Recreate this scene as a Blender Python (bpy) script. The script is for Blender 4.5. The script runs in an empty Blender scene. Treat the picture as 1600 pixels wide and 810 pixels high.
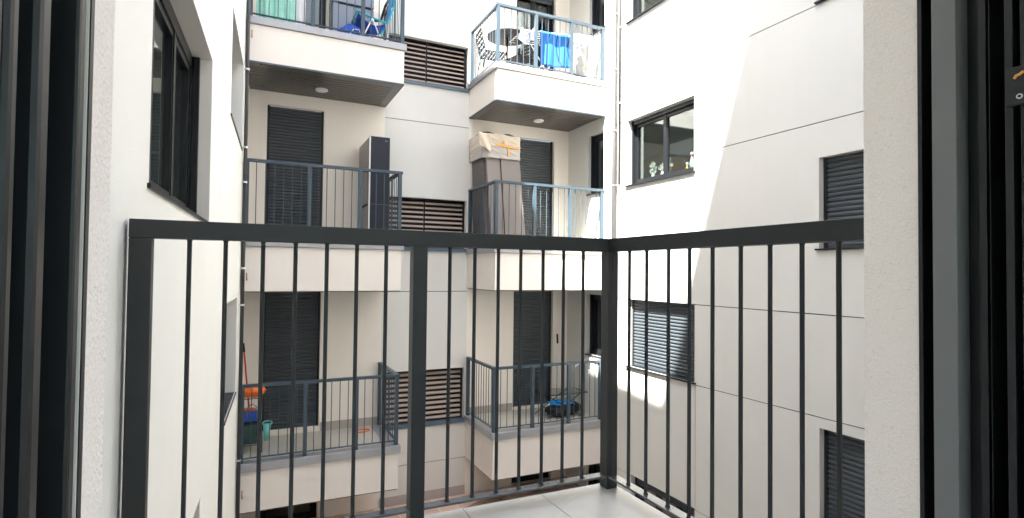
import bpy, bmesh, math, random
from mathutils import Vector, Matrix
C = bpy.context.scene
COL = C.collection
R = math.radians
random.seed(7)

# ------------------------------------------------------------------ camera
cam_d = bpy.data.cameras.new('camera'); cam = bpy.data.objects.new('camera', cam_d); COL.objects.link(cam)
YAW, PITCH, ROLL = 0.4416815, 0.0230486, 0.010678
fw = Vector((math.sin(YAW)*math.cos(PITCH), math.cos(YAW)*math.cos(PITCH), math.sin(PITCH)))
r0 = Vector((math.cos(YAW), -math.sin(YAW), 0)); u0 = r0.cross(fw)
rt = r0*math.cos(ROLL) + u0*math.sin(ROLL); up = rt.cross(fw)
cam.matrix_world = Matrix(((rt.x, up.x, -fw.x, 0), (rt.y, up.y, -fw.y, 0), (rt.z, up.z, -fw.z, 0), (0, 0, 0, 1)))
cam_d.sensor_width = 36.0; cam_d.sensor_fit = 'HORIZONTAL'
cam_d.lens = 870.09/1600*36
cam_d.clip_start = 0.02; cam_d.clip_end = 500
C.camera = cam

# ------------------------------------------------------------------ light
SUN = Vector((1.0, 0.627, -1.98)).normalized()
w = bpy.data.worlds.new('World'); C.world = w; w.use_nodes = True
nt = w.node_tree; nt.nodes.clear()
sky = nt.nodes.new('ShaderNodeTexSky'); sky.sky_type = 'NISHITA'; sky.sun_disc = False
sky.sun_elevation = math.asin(-SUN.z)
sky.sun_rotation = math.atan2(-SUN.x, -SUN.y)
sky.air_density = 1.0; sky.dust_density = 2.0; sky.ozone_density = 0.7
bg = nt.nodes.new('ShaderNodeBackground'); bg.inputs['Strength'].default_value = 0.105
out = nt.nodes.new('ShaderNodeOutputWorld')
nt.links.new(sky.outputs[0], bg.inputs[0]); nt.links.new(bg.outputs[0], out.inputs[0])
sd = bpy.data.lights.new('sun', 'SUN'); sd.energy = 4.4; sd.angle = R(0.53); sd.color = (1.0, 0.968, 0.905)
so = bpy.data.objects.new('sun', sd); COL.objects.link(so)
so.rotation_euler = SUN.to_track_quat('-Z', 'Y').to_euler(); so.location = (-8, -4, 22)
C.view_settings.view_transform = 'Standard'; C.view_settings.look = 'None'
C.view_settings.gamma = 1.0; C.view_settings.use_curve_mapping = False
C.view_settings.exposure = 3.6
C.render.engine = 'CYCLES'
C.cycles.max_bounces = 12; C.cycles.diffuse_bounces = 8; C.cycles.glossy_bounces = 4
C.cycles.transmission_bounces = 6; C.cycles.transparent_max_bounces = 12
C.cycles.sample_clamp_indirect = 6.0
C.cycles.caustics_reflective = False; C.cycles.caustics_refractive = False
C.cycles.use_denoising = True

# ------------------------------------------------------------------ materials
def mat(name, col, rough=0.6, metal=0.0, mottle=0.0, mscale=1.5, bump=0.0, bscale=60.0, spec=0.5, streak=0.0):
    m = bpy.data.materials.new(name); m.use_nodes = True
    n = m.node_tree; b = n.nodes['Principled BSDF']
    b.inputs['Base Color'].default_value = (*col, 1); b.inputs['Roughness'].default_value = rough
    b.inputs['Metallic'].default_value = metal; b.inputs['Specular IOR Level'].default_value = spec
    geo = n.nodes.new('ShaderNodeNewGeometry')
    if mottle > 0:
        nz = n.nodes.new('ShaderNodeTexNoise'); nz.inputs['Scale'].default_value = mscale
        nz.inputs['Detail'].default_value = 7; nz.inputs['Roughness'].default_value = 0.62
        n.links.new(geo.outputs['Position'], nz.inputs['Vector'])
        rp = n.nodes.new('ShaderNodeValToRGB')
        rp.color_ramp.elements[0].position = 0.3; rp.color_ramp.elements[1].position = 0.72
        rp.color_ramp.elements[0].color = (*[max(0, c*(1-mottle)) for c in col], 1)
        rp.color_ramp.elements[1].color = (*[min(1, c*(1+mottle*0.6)) for c in col], 1)
        n.links.new(nz.outputs['Fac'], rp.inputs['Fac'])
        last = rp.outputs['Color']
        if streak > 0:
            mp = n.nodes.new('ShaderNodeMapping'); mp.inputs['Scale'].default_value = (7, 7, 0.35)
            n.links.new(geo.outputs['Position'], mp.inputs['Vector'])
            n2 = n.nodes.new('ShaderNodeTexNoise'); n2.inputs['Scale'].default_value = 1.0
            n2.inputs['Detail'].default_value = 5
            n.links.new(mp.outputs[0], n2.inputs['Vector'])
            r2 = n.nodes.new('ShaderNodeValToRGB')
            r2.color_ramp.elements[0].position = 0.45; r2.color_ramp.elements[1].position = 0.75
            r2.color_ramp.elements[0].color = (1, 1, 1, 1); r2.color_ramp.elements[1].color = (1-streak, 1-streak*1.1, 1-streak*1.25, 1)
            n.links.new(n2.outputs['Fac'], r2.inputs['Fac'])
            mx = n.nodes.new('ShaderNodeMix'); mx.data_type = 'RGBA'; mx.blend_type = 'MULTIPLY'; mx.inputs[0].default_value = 1.0
            n.links.new(last, mx.inputs[6]); n.links.new(r2.outputs['Color'], mx.inputs[7]); last = mx.outputs[2]
        n.links.new(last, b.inputs['Base Color'])
        rr = n.nodes.new('ShaderNodeMapRange'); rr.inputs['To Min'].default_value = max(0.05, rough-0.08); rr.inputs['To Max'].default_value = min(1, rough+0.08)
        n.links.new(nz.outputs['Fac'], rr.inputs['Value']); n.links.new(rr.outputs[0], b.inputs['Roughness'])
    if bump > 0:
        nb = n.nodes.new('ShaderNodeTexNoise'); nb.inputs['Scale'].default_value = bscale
        nb.inputs['Detail'].default_value = 4; nb.inputs['Roughness'].default_value = 0.6
        n.links.new(geo.outputs['Position'], nb.inputs['Vector'])
        bp = n.nodes.new('ShaderNodeBump'); bp.inputs['Strength'].default_value = bump; bp.inputs['Distance'].default_value = 0.004
        n.links.new(nb.outputs['Fac'], bp.inputs['Height']); n.links.new(bp.outputs[0], b.inputs['Normal'])
    return m

M = {}
M['facade_right'] = mat('right_facade_render', (.65, .648, .608), .85, mottle=.03, mscale=.9, bump=.35, bscale=160, streak=.012)
M['bar_sky_sheen'] = mat('sky_sheen_flat_bar', (.075, .082, .088), .22, mottle=.12, mscale=9, spec=.9)  # railing paint with its base lifted to imitate sky sheen
M['fascia'] = mat('fascia_render', (.78, .73, .675), .85, mottle=.03, mscale=1.1, bump=.35, bscale=160, streak=.02)
M['facade'] = mat('facade_render', (.715, .708, .668), .85, mottle=.03, mscale=.9, bump=.35, bscale=160, streak=.012)
M['balcony'] = mat('balcony_render', (.86, .805, .735), .85, mottle=.03, mscale=1.1, bump=.35, bscale=160, streak=.02)
M['leftwall'] = mat('left_wall_render', (.88, .868, .815), .85, mottle=.03, mscale=1.0, bump=.35, bscale=160, streak=.008)
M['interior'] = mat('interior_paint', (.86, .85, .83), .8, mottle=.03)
M['dark_room'] = mat('painted_dim_room', (.22, .21, .20), .8, mottle=.05)  # dark wall base imitates the dimness of unlit rooms
M['anthracite'] = mat('anthracite_paint', (.024, .0275, .0295), .46, mottle=.08, mscale=6, bump=.12, bscale=220, spec=.3)
M['frame_dark'] = mat('anthracite_frame', (.012, .0135, .016), .36, mottle=.05, mscale=8, spec=.35)
M['frame_black'] = mat('black_gasket', (.008, .009, .011), .5, mottle=.1, mscale=8)
M['frame_grey'] = mat('grey_profile', (.155, .160, .165), .38, mottle=.05, mscale=8)
M['rail_far'] = mat('slate_rail_paint', (.045, .072, .096), .4, mottle=.06, mscale=6)
M['shutter'] = mat('shutter_slats', (.045, .055, .064), .42, mottle=.06, mscale=5)
M['soffit'] = mat('soffit_boards', (.085, .078, .072), .30, mottle=.10, mscale=3)
M['trim'] = mat('galvanised_edge', (.38, .385, .40), .38, metal=.25, mottle=.12, mscale=5)
M['slat'] = mat('louvre_slats', (.38, .30, .245), .55, mottle=.06, mscale=6)
M['louvre_sill'] = mat('louvre_sill_paint', (.10, .14, .18), .4, mottle=.08, mscale=6)
M['pipe_grey'] = mat('grey_pipe', (.055, .054, .054), .5, metal=.1, mottle=.12, mscale=5)
M['pipe_dark'] = mat('dark_pipe', (.035, .035, .037), .45, mottle=.15, mscale=8)
M['steel'] = mat('bright_steel', (.62, .62, .62), .3, metal=.9, mottle=.05)
M['rust'] = mat('rusty_bracket', (.38, .16, .05), .7, mottle=.3, mscale=30)
M['lamp'] = mat('lamp_diffuser', (.80, .78, .74), .45)
M['white'] = mat('white_enamel', (.80, .80, .79), .35)
M['tile'] = mat('balcony_tiles', (.51, .485, .435), .38, mottle=.10, mscale=7)
M['skirt'] = mat('tile_skirting', (.42, .38, .35), .5, mottle=.08, mscale=4)
M['black'] = mat('black_plastic', (.009, .009, .010), .55, mottle=.2, mscale=10, spec=.25)
M['teal'] = mat('teal_tube', (.02, .42, .47), .4, mottle=.05)
M['mint'] = mat('mint_cloth', (.40, .76, .65), .85, mottle=.18, mscale=4, bump=.3, bscale=300)
M['whitecloth'] = mat('white_cloth', (.78, .78, .80), .85, mottle=.04, bump=.3, bscale=300)
M['blue'] = mat('royal_blue_cloth', (.015, .09, .48), .75, mottle=.3, mscale=9)
M['cab_side'] = mat('graphite_panel', (.018, .022, .034), .5, mottle=.05, spec=.3)
M['cab_front'] = mat('brushed_door', (.20, .19, .185), .35, metal=.4, mottle=.08)
M['cab_pale'] = mat('pale_blue_grey_panel', (.24, .27, .33), .4, mottle=.05)
M['carton'] = mat('grey_board', (.215, .19, .18), .6, mottle=.08, mscale=4)
M['carton_dark'] = mat('dark_grey_board', (.11, .10, .098), .6, mottle=.08, mscale=4)
M['film'] = mat('plastic_film', (.56, .475, .38), .3, mottle=.10, mscale=9, bump=.35, bscale=22)
M['film_grey'] = mat('grey_plastic_film', (.42, .39, .355), .3, mottle=.10, mscale=9, bump=.35, bscale=22)
M['tape'] = mat('orange_tape', (.80, .36, .08), .4, mottle=.1, mscale=14)
M['orange'] = mat('orange_plastic', (.85, .17, .02), .4, mottle=.12, mscale=20)
M['red'] = mat('red_handle', (.55, .03, .03), .4)
M['aqua'] = mat('aqua_plastic', (.18, .55, .52), .4)
M['green_dark'] = mat('dark_green_plastic', (.03, .07, .06), .5, mottle=.2)
M['sky_plastic'] = mat('bright_blue_sheet', (.0, .25, .70), .35, mottle=.25, mscale=14)
M['bagcloth'] = mat('grey_bag_fabric', (.40, .38, .36), .85, mottle=.12, mscale=8, bump=.6, bscale=30)
M['wood'] = mat('brown_board', (.30, .20, .12), .6, mottle=.2, mscale=4)
M['curtain'] = mat('sheer_curtain', (.70, .70, .67), .9, mottle=.08, mscale=3)
M['leaf'] = mat('green_leaf', (.06, .13, .03), .6, mottle=.2, mscale=30)
M['concrete'] = mat('yard_concrete', (.42, .41, .39), .85, mottle=.15, mscale=1.5, bump=.4, bscale=60)
M['roof'] = mat('roof_membrane', (.35, .34, .32), .9, mottle=.1)

# rough sprayed plaster of the near reveal
def rough_plaster():
    m = mat('rough_plaster', (.58, .525, .485), .9)
    n = m.node_tree; b = n.nodes['Principled BSDF']
    geo = n.nodes.new('ShaderNodeNewGeometry')
    def noise(s, d, dist=0.0):
        t = n.nodes.new('ShaderNodeTexNoise'); t.inputs['Scale'].default_value = s; t.inputs['Detail'].default_value = d
        t.inputs['Distortion'].default_value = dist
        n.links.new(geo.outputs['Position'], t.inputs['Vector']); return t.outputs['Fac']
    v = n.nodes.new('ShaderNodeTexVoronoi'); v.inputs['Scale'].default_value = 130; v.inputs['Randomness'].default_value = 1
    n.links.new(geo.outputs['Position'], v.inputs['Vector'])
    def math_(op, a, b_):
        x = n.nodes.new('ShaderNodeMath'); x.operation = op
        for i, s in enumerate((a, b_)):
            if isinstance(s, (int, float)): x.inputs[i].default_value = s
            else: n.links.new(s, x.inputs[i])
        return x.outputs[0]
    coarse = noise(75, 6, 1.6); fine = noise(330, 3, .5)
    h = math_('ADD', math_('MULTIPLY', coarse, 1.0), math_('MULTIPLY', fine, .35))
    ridge = math_('POWER', coarse, 2.0)
    h = math_('ADD', h, math_('MULTIPLY', v.outputs['Distance'], .5))
    bp = n.nodes.new('ShaderNodeBump'); bp.inputs['Strength'].default_value = .5; bp.inputs['Distance'].default_value = .006
    n.links.new(h, bp.inputs['Height']); n.links.new(bp.outputs[0], b.inputs['Normal'])
    rp = n.nodes.new('ShaderNodeValToRGB')
    rp.color_ramp.elements[0].position = .26; rp.color_ramp.elements[0].color = (.74, .675, .63, 1)
    rp.color_ramp.elements[1].position = .40; rp.color_ramp.elements[1].color = (.89, .825, .78, 1)
    n.links.new(noise(110, 5, 1.2), rp.inputs['Fac'])
    n.links.new(rp.outputs[0], b.inputs['Base Color'])
    return m
M['plaster'] = rough_plaster()
M['sealant'] = mat('joint_sealant', (.085, .082, .078), .8, mottle=.1)

# window glass: thin pane, clear but mirror-like at grazing angles
def glass():
    m = bpy.data.materials.new('window_glass'); m.use_nodes = True
    n = m.node_tree; n.nodes.clear()
    o = n.nodes.new('ShaderNodeOutputMaterial'); mx = n.nodes.new('ShaderNodeMixShader')
    t = n.nodes.new('ShaderNodeBsdfTransparent'); t.inputs[0].default_value = (.80, .86, .85, 1)
    g = n.nodes.new('ShaderNodeBsdfGlossy'); g.inputs['Roughness'].default_value = .012; g.inputs[0].default_value = (.9, .95, .97, 1)
    lw = n.nodes.new('ShaderNodeLayerWeight'); lw.inputs['Blend'].default_value = .5
    pw = n.nodes.new('ShaderNodeMath'); pw.operation = 'POWER'; pw.inputs[1].default_value = 3.6; n.links.new(lw.outputs['Facing'], pw.inputs[0])
    f = n.nodes.new('ShaderNodeMapRange'); f.inputs['To Min'].default_value = .085; f.inputs['To Max'].default_value = .95; n.links.new(pw.outputs[0], f.inputs['Value'])
    n.links.new(f.outputs[0], mx.inputs[0]); n.links.new(t.outputs[0], mx.inputs[1]); n.links.new(g.outputs[0], mx.inputs[2])
    n.links.new(mx.outputs[0], o.inputs[0]); return m
M['glass'] = glass()

# terracotta paving with pale joints
def paving():
    m = mat('terracotta_paving', (.45, .27, .18), .8)
    n = m.node_tree; b = n.nodes['Principled BSDF']
    geo = n.nodes.new('ShaderNodeNewGeometry')
    br = n.nodes.new('ShaderNodeTexBrick'); br.offset = .0; br.inputs['Scale'].default_value = 1.0
    br.inputs['Brick Width'].default_value = .33; br.inputs['Row Height'].default_value = .33
    br.inputs['Mortar Size'].default_value = .008
    br.inputs['Color1'].default_value = (.72, .52, .40, 1); br.inputs['Color2'].default_value = (.63, .43, .33, 1)
    br.inputs['Mortar'].default_value = (.78, .70, .62, 1)
    n.links.new(geo.outputs['Position'], br.inputs['Vector']); n.links.new(br.outputs['Color'], b.inputs['Base Color'])
    return m
M['paving'] = paving()

# ------------------------------------------------------------------ mesh helpers
ORG = {}
def link(o, parent, org):
    COL.objects.link(o)
    if parent is not None:
        o.parent = parent; o.location = Vector(org) - ORG[parent.name]
    else:
        o.location = org
    ORG[o.name] = Vector(org)
def props(o, label=None, cat=None, group=None, kind=None):
    if label: o['label'] = label
    if cat: o['category'] = cat
    if group: o['group'] = group
    if kind: o['kind'] = kind
    return o
def thing(name, label, cat, loc, group=None):
    o = bpy.data.objects.new(name, None); o.empty_display_size = .1
    link(o, None, loc); return props(o, label, cat, group)

class MB:
    def __init__(s): s.v = []; s.f = []
    def poly(s, pts, faces):
        k = len(s.v); s.v += [Vector(p) for p in pts]; s.f += [[k+i for i in f] for f in faces]; return s
    def quad(s, a, b, c, d): return s.poly((a, b, c, d), ((0, 1, 2, 3),))
    def box(s, x0, x1, y0, y1, z0, z1):
        return s.poly([(x0,y0,z0),(x1,y0,z0),(x1,y1,z0),(x0,y1,z0),(x0,y0,z1),(x1,y0,z1),(x1,y1,z1),(x0,y1,z1)],
                      ((0,3,2,1),(4,5,6,7),(0,1,5,4),(1,2,6,5),(2,3,7,6),(3,0,4,7)))
    def obox(s, O, U, N, u0, u1, z0, z1, n0, n1):      # box in a facade frame; n measured outwards
        P = lambda u, n, z: Vector(O)+U*u+N*n+Vector((0,0,z))
        return s.poly([P(u0,n0,z0),P(u1,n0,z0),P(u1,n1,z0),P(u0,n1,z0),P(u0,n0,z1),P(u1,n0,z1),P(u1,n1,z1),P(u0,n1,z1)],
                      ((0,3,2,1),(4,5,6,7),(0,1,5,4),(1,2,6,5),(2,3,7,6),(3,0,4,7)))
    def tube(s, pts, r, seg=8, cap=True):
        pts = [Vector(p) for p in pts]; rings = []
        rr = r if isinstance(r, (list, tuple)) else [r]*len(pts)
        prev = None
        for i, p in enumerate(pts):
            if i == 0: d = pts[1]-p
            elif i == len(pts)-1: d = p-pts[i-1]
            else: d = (pts[i+1]-p).normalized()+(p-pts[i-1]).normalized()
            d.normalize()
            if prev is None:
                a = Vector((0,0,1)) if abs(d.z) < .9 else Vector((1,0,0))
                x = d.cross(a).normalized()
            else:
                x = (prev-d*prev.dot(d)).normalized()
            prev = x; y = d.cross(x)
            rings.append([p+(x*math.cos(t*2*math.pi/seg)+y*math.sin(t*2*math.pi/seg))*rr[i] for t in range(seg)])
        k = len(s.v)
        for g in rings: s.v += g
        for i in range(len(rings)-1):
            for t in range(seg):
                s.f.append([k+i*seg+t, k+i*seg+(t+1)%seg, k+(i+1)*seg+(t+1)%seg, k+(i+1)*seg+t])
        if cap:
            s.f.append([k+t for t in range(seg)][::-1]); s.f.append([k+(len(rings)-1)*seg+t for t in range(seg)])
        return s
    def disc(s, c, r, h, seg=28, ax='z'):
        c = Vector(c); A = Vector((0,0,h))
        return s.tube([c, c+A], r, seg)
    def sheet(s, fn, nu, nv):                          # fn(u,v) -> point
        k = len(s.v)
        for j in range(nv+1):
            for i in range(nu+1): s.v.append(Vector(fn(i/nu, j/nv)))
        for j in range(nv):
            for i in range(nu):
                a = k+j*(nu+1)+i; s.f.append([a, a+1, a+nu+2, a+nu+1])
        return s
    def build(s, name, m, parent=None, org=None, smooth=False, bevel=0, solid=0, auto=None):
        if org is None: org = ORG[parent.name] if parent is not None else Vector((0,0,0))
        org = Vector(org)
        me = bpy.data.meshes.new(name); me.from_pydata([tuple(v-org) for v in s.v], [], s.f); me.update()
        me.materials.append(m)
        o = bpy.data.objects.new(name, me); link(o, parent, org)
        bm = bmesh.new(); bm.from_mesh(me); bmesh.ops.recalc_face_normals(bm, faces=bm.faces) if not getattr(s, 'keep', False) else None
        bm.to_mesh(me); bm.free()
        if smooth:
            for p in me.polygons: p.use_smooth = True
        if solid:
            md = o.modifiers.new('thickness', 'SOLIDIFY'); md.thickness = solid; md.offset = 0
        if bevel:
            md = o.modifiers.new('bevel', 'BEVEL'); md.width = bevel; md.segments = 2; md.limit_method = 'ANGLE'
        return o

def facade_grid(mb, O, U, N, u0, u1, z0, z1, joints, openings, jd=.014, jw=.012, seal=None):
    """one rendered wall with real joint grooves and real openings; joints: ('h', z, ua, ub) / ('v', u, za, zb); openings: (ua, ub, za, zb, depth)"""
    us = {u0, u1}; zs = {z0, z1}
    J = []
    for k, p, a, b in joints:
        if k == 'h': r = (a, b, p-jw/2, p+jw/2)
        else: r = (p-jw/2, p+jw/2, a, b)
        J.append(r)
    for r in J+[o[:4] for o in openings]:
        us |= {min(max(r[0], u0), u1), min(max(r[1], u0), u1)}; zs |= {min(max(r[2], z0), z1), min(max(r[3], z0), z1)}
    us = sorted(us); zs = sorted(zs)
    def clean(a):
        o = [a[0]]
        for x in a[1:]:
            if x-o[-1] > 1e-5: o.append(x)
        return o
    us = clean(us); zs = clean(zs)
    P = lambda u, z, d: Vector(O)+U*u-N*d+Vector((0,0,z))
    D = {}; HOLE = set()
    for i in range(len(us)-1):
        for j in range(len(zs)-1):
            cu = (us[i]+us[i+1])/2; cz = (zs[j]+zs[j+1])/2; d = 0.0
            for r in J:
                if r[0] < cu < r[1] and r[2] < cz < r[3]: d = jd
            for o in openings:
                if o[0] < cu < o[1] and o[2] < cz < o[3]: d = o[4]; HOLE.add((i, j))
            D[i, j] = d
    for (i, j), d in D.items():
        if (i, j) not in HOLE: (seal if seal is not None and d == jd else mb).quad(P(us[i], zs[j], d), P(us[i+1], zs[j], d), P(us[i+1], zs[j+1], d), P(us[i], zs[j+1], d))
        if (i+1, j) in D and abs(D[i+1, j]-d) > 1e-6:
            e = D[i+1, j]; u = us[i+1]; mb.quad(P(u, zs[j], d), P(u, zs[j], e), P(u, zs[j+1], e), P(u, zs[j+1], d))
        if (i, j+1) in D and abs(D[i, j+1]-d) > 1e-6:
            e = D[i, j+1]; z = zs[j+1]; mb.quad(P(us[i], z, d), P(us[i+1], z, d), P(us[i+1], z, e), P(us[i], z, e))
    mb.keep = True
    return mb

def build_pieces(mb, name, m, parent):
    key = lambda p: (round(p.x, 4), round(p.y, 4), round(p.z, 4))
    owner = {}; par = list(range(len(mb.f)))
    def find(i):
        while par[i] != i: i = par[i]
        return i
    for i, f in enumerate(mb.f):
        for v in f:
            k = key(mb.v[v])
            if k in owner: par[find(i)] = find(owner[k])
            else: owner[k] = i
    groups = {}
    for i, f in enumerate(mb.f): groups.setdefault(find(i), []).append(f)
    for fs in groups.values():
        q = MB(); q.keep = True; at = {}
        for f in fs:
            idx = []
            for v in f:
                k = key(mb.v[v])
                if k not in at: at[k] = len(q.v); q.v.append(mb.v[v])
                idx.append(at[k])
            q.f.append(idx)
        q.build(name, m, parent, q.v[0])

def shutter_mesh(mb, O, U, N, u0, u1, z0, z1, n, pitch=.052, amp=.011):
    rows = int((z1-z0)/pitch)+1
    P = lambda u, z, q: Vector(O)+U*u+N*q+Vector((0,0,z))
    prof = []
    for k in range(rows):
        z = z1-(k+1)*pitch
        for t, q in ((0, -.006), (.12, -.005), (.22, amp*.5), (.45, amp), (.75, amp), (.96, amp*.2)):
            zz = z+t*pitch
            if zz >= z0: prof.append((zz, n+q))
    prof.sort()
    for a, b in zip(prof, prof[1:]):
        mb.quad(P(u0, a[0], a[1]), P(u1, a[0], a[1]), P(u1, b[0], b[1]), P(u0, b[0], b[1]))
    return mb

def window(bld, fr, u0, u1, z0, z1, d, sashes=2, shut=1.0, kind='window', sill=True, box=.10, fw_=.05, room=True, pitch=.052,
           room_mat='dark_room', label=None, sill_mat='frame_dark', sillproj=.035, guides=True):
    O, U, N = fr
    P = lambda u, n, z: Vector(O)+U*u+N*n+Vector((0,0,z))
    org = P((u0+u1)/2, -d, z0)
    f = MB(); e = .002
    a0, a1, b0, b1 = u0+e, u1-e, z0+e, z1-e
    back = -d-.06; front = -d
    f.obox(O, U, N, a0, a0+fw_, b0, b1, back, front); f.obox(O, U, N, a1-fw_, a1, b0, b1, back, front)
    f.obox(O, U, N, a0+fw_, a1-fw_, b0, b0+fw_, back, front); f.obox(O, U, N, a0+fw_, a1-fw_, b1-fw_-.02, b1, back, front)
    # sashes
    iu0, iu1, iz0, iz1 = a0+fw_, a1-fw_, b0+fw_, b1-fw_-.02
    sw = (iu1-iu0)/sashes; st = .045
    panes = []
    for k in range(sashes):
        s0, s1 = iu0+k*sw, iu0+(k+1)*sw
        if k: f.obox(O, U, N, s0-.028, s0+.028, iz0, iz1, back+.005, front-.004)
        f.obox(O, U, N, s0, s0+st, iz0, iz1, back+.01, front-.012); f.obox(O, U, N, s1-st, s1, iz0, iz1, back+.01, front-.012)
        f.obox(O, U, N, s0+st, s1-st, iz0, iz0+st, back+.01, front-.012); f.obox(O, U, N, s0+st, s1-st, iz1-st, iz1, back+.01, front-.012)
        panes.append((s0+st, s1-st))
    wo = f.build(kind, M['frame_dark'], bld, org)
    if label: wo['label'] = label
    g = MB()
    for a, b in panes: g.obox(O, U, N, a, b, iz0+st, iz1-st, -d-.042, -d-.036)
    g.build('pane', M['glass'], wo)
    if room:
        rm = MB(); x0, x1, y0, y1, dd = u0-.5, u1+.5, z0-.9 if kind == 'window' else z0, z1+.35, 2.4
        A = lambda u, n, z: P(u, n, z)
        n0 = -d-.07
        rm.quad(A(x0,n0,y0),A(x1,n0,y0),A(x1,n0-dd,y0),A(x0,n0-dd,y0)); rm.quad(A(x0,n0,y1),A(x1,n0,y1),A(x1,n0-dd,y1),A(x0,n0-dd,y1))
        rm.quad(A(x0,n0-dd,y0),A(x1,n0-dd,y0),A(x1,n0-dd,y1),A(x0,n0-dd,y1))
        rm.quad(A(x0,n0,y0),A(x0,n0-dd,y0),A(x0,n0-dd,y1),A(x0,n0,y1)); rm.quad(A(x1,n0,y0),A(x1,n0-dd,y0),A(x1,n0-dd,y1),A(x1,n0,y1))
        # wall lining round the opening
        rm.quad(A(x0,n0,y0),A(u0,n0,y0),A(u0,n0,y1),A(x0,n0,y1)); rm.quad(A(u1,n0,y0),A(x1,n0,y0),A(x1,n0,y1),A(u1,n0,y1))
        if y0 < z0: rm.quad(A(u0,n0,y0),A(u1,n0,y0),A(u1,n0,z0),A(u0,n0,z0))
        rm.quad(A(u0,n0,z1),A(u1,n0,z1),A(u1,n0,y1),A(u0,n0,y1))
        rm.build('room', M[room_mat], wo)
    if shut > 0:
        s = MB(); zb = z1-.004-(z1-z0-.01)*shut
        shutter_mesh(s, O, U, N, u0+.03, u1-.03, zb, z1-.01, -d+.022, pitch)
        s.obox(O, U, N, u0+.032, u1-.032, zb-.012, zb+.028, -d+.008, -d+.030)
        s.build('shutter', M['shutter'], wo)
    if guides:
        gd = MB()
        for a, b in ((u0+.002, u0+.038), (u1-.038, u1-.002)):
            gd = MB(); gd.obox(O, U, N, a, b, z0+.004, z1-.004, -d+.002, -d+.046)
            gd.build('shutter_guide', M['frame_dark'], wo)
    if sill:
        sl = MB(); sl.obox(O, U, N, u0-.03, u1+.03, z0-.022, z0-.002, -.004, sillproj)
        sl.obox(O, U, N, u0+.003, u1-.003, z0-.02, z0+.001, -d, -.006)
        sl.build('sill', M[sill_mat], wo)
    return wo

# baluster prototype meshes (shared data)
_bal = {}
def baluster(parent, x, y, z0, z1, r, m, seg=8, square=False):
    h = round(z1-z0, 3); key = (h, r, m.name, square)
    if key not in _bal:
        b = MB()
        if square: b.box(-r, r, -r, r, 0, h)
        else:
            if r > .007: b.tube([(0,0,0), (0,0,.005), (0,0,.007), (0,0,h-.007), (0,0,h-.004), (0,0,h)], [r+.003, r+.0025, r, r, r+.0015, r+.003], seg, cap=False)
            else: b.tube([(0,0,0), (0,0,h)], r, seg, cap=False)
        me = bpy.data.meshes.new('baluster'); me.from_pydata([tuple(v) for v in b.v], [], b.f); me.update(); me.materials.append(m)
        if not square:
            for p in me.polygons: p.use_smooth = True
        _bal[key] = me
    o = bpy.data.objects.new('baluster', _bal[key]); link(o, parent, (x, y, z0))
    return o

# ------------------------------------------------------------------ levels
YB, YF, XR = 9.50, 8.235, 5.71
GROUND = -5.7
LEV = {'top': dict(sL=2.80, sR=2.80, tb=3.31, tt=3.41, rail=4.40), 'mid': dict(sL=-.30, sR=-.30, tb=.305, tt=.40, rail=1.49),
       'low': dict(sL=-3.23, sR=-3.34, tb=-2.70, tt=-2.59, rail=-1.545), 'roof': dict(sL=5.80, sR=5.80, tb=6.31, tt=6.41, rail=7.4)}  # roof level: unseen balconies, added for the shadow they cast
HX = Vector((1,0,0)); HY = Vector((0,1,0)); ZZ = Vector((0,0,1))

# ------------------------------------------------------------------ ground
g = MB(); g.quad((-60,-60,GROUND), (60,-60,GROUND), (60,60,GROUND), (-60,60,GROUND))
props(g.build('ground', M['concrete']), kind='structure')
t = MB(); t.box(-.06, XR-.002, 7.7, YB-.002, GROUND+.003, -4.0)
props(t.build('courtyard_terrace', M['paving']), kind='structure')

# ------------------------------------------------------------------ back building
back = thing('apartment_building', 'cream apartment block across the courtyard with two stacks of balconies and louvred vents', 'building', (2.8, YB+3, GROUND))
FB = (Vector((0, YB, 0)), HX, Vector((0,-1,0)))
doors_L = [(.24, 1.05, 3.43, 5.56), (.24, 1.05, .42, 2.575), (.24, 1.05, -2.50, -.37)]
doors_R = [(4.556, 5.345, 3.43, 5.56), (4.556, 5.345, .42, 2.555), (4.556, 5.345, -2.54, -.385)]
louv = [(2.10, 3.545, 3.34, 4.09), (2.10, 3.545, .42, 1.275), (2.10, 3.545, -2.64, -1.74)]
lowd = [(.24, 1.05, -3.99, -3.36), (4.55, 5.34, -3.99, -3.40)]
TOPZ = 9.0
m = MB()
facade_grid(m, *FB, 2.06, 3.595, GROUND, TOPZ, [('h', 2.62, 2.06, 3.595), ('h', -.36, 2.06, 3.595), ('h', -3.345, 2.06, 3.595), ('h', 5.6, 2.06, 3.595)],
            [(l[0], l[1]+.022, l[2]-.02, l[3]+.006, .11) for l in louv], seal=(sj := MB()))
m.build('wall', M['facade'], back); build_pieces(sj, 'joint_line', M['sealant'], back)
m = MB()
facade_grid(m, *FB, -.30, 2.06, GROUND, TOPZ, [], [(a-.02, b+.02, c-.02, d_+.02, .09) for a, b, c, d_ in doors_L+lowd[:1]])
facade_grid(m, *FB, 3.595, XR, GROUND, TOPZ, [], [(a-.02, b+.045, c-.02, d_+.02, .12) for a, b, c, d_ in doors_R+lowd[1:]])
m.keep = True
m.build('balcony_wall', M['balcony'], back)
m = MB()
m.quad((-.3,YB,TOPZ),(XR,YB,TOPZ),(XR,YB+6,TOPZ),(-.3,YB+6,TOPZ)); m.quad((-.3,YB+6,GROUND),(XR,YB+6,GROUND),(XR,YB+6,TOPZ),(-.3,YB+6,TOPZ))
m.build('roof', M['roof'], back)
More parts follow.
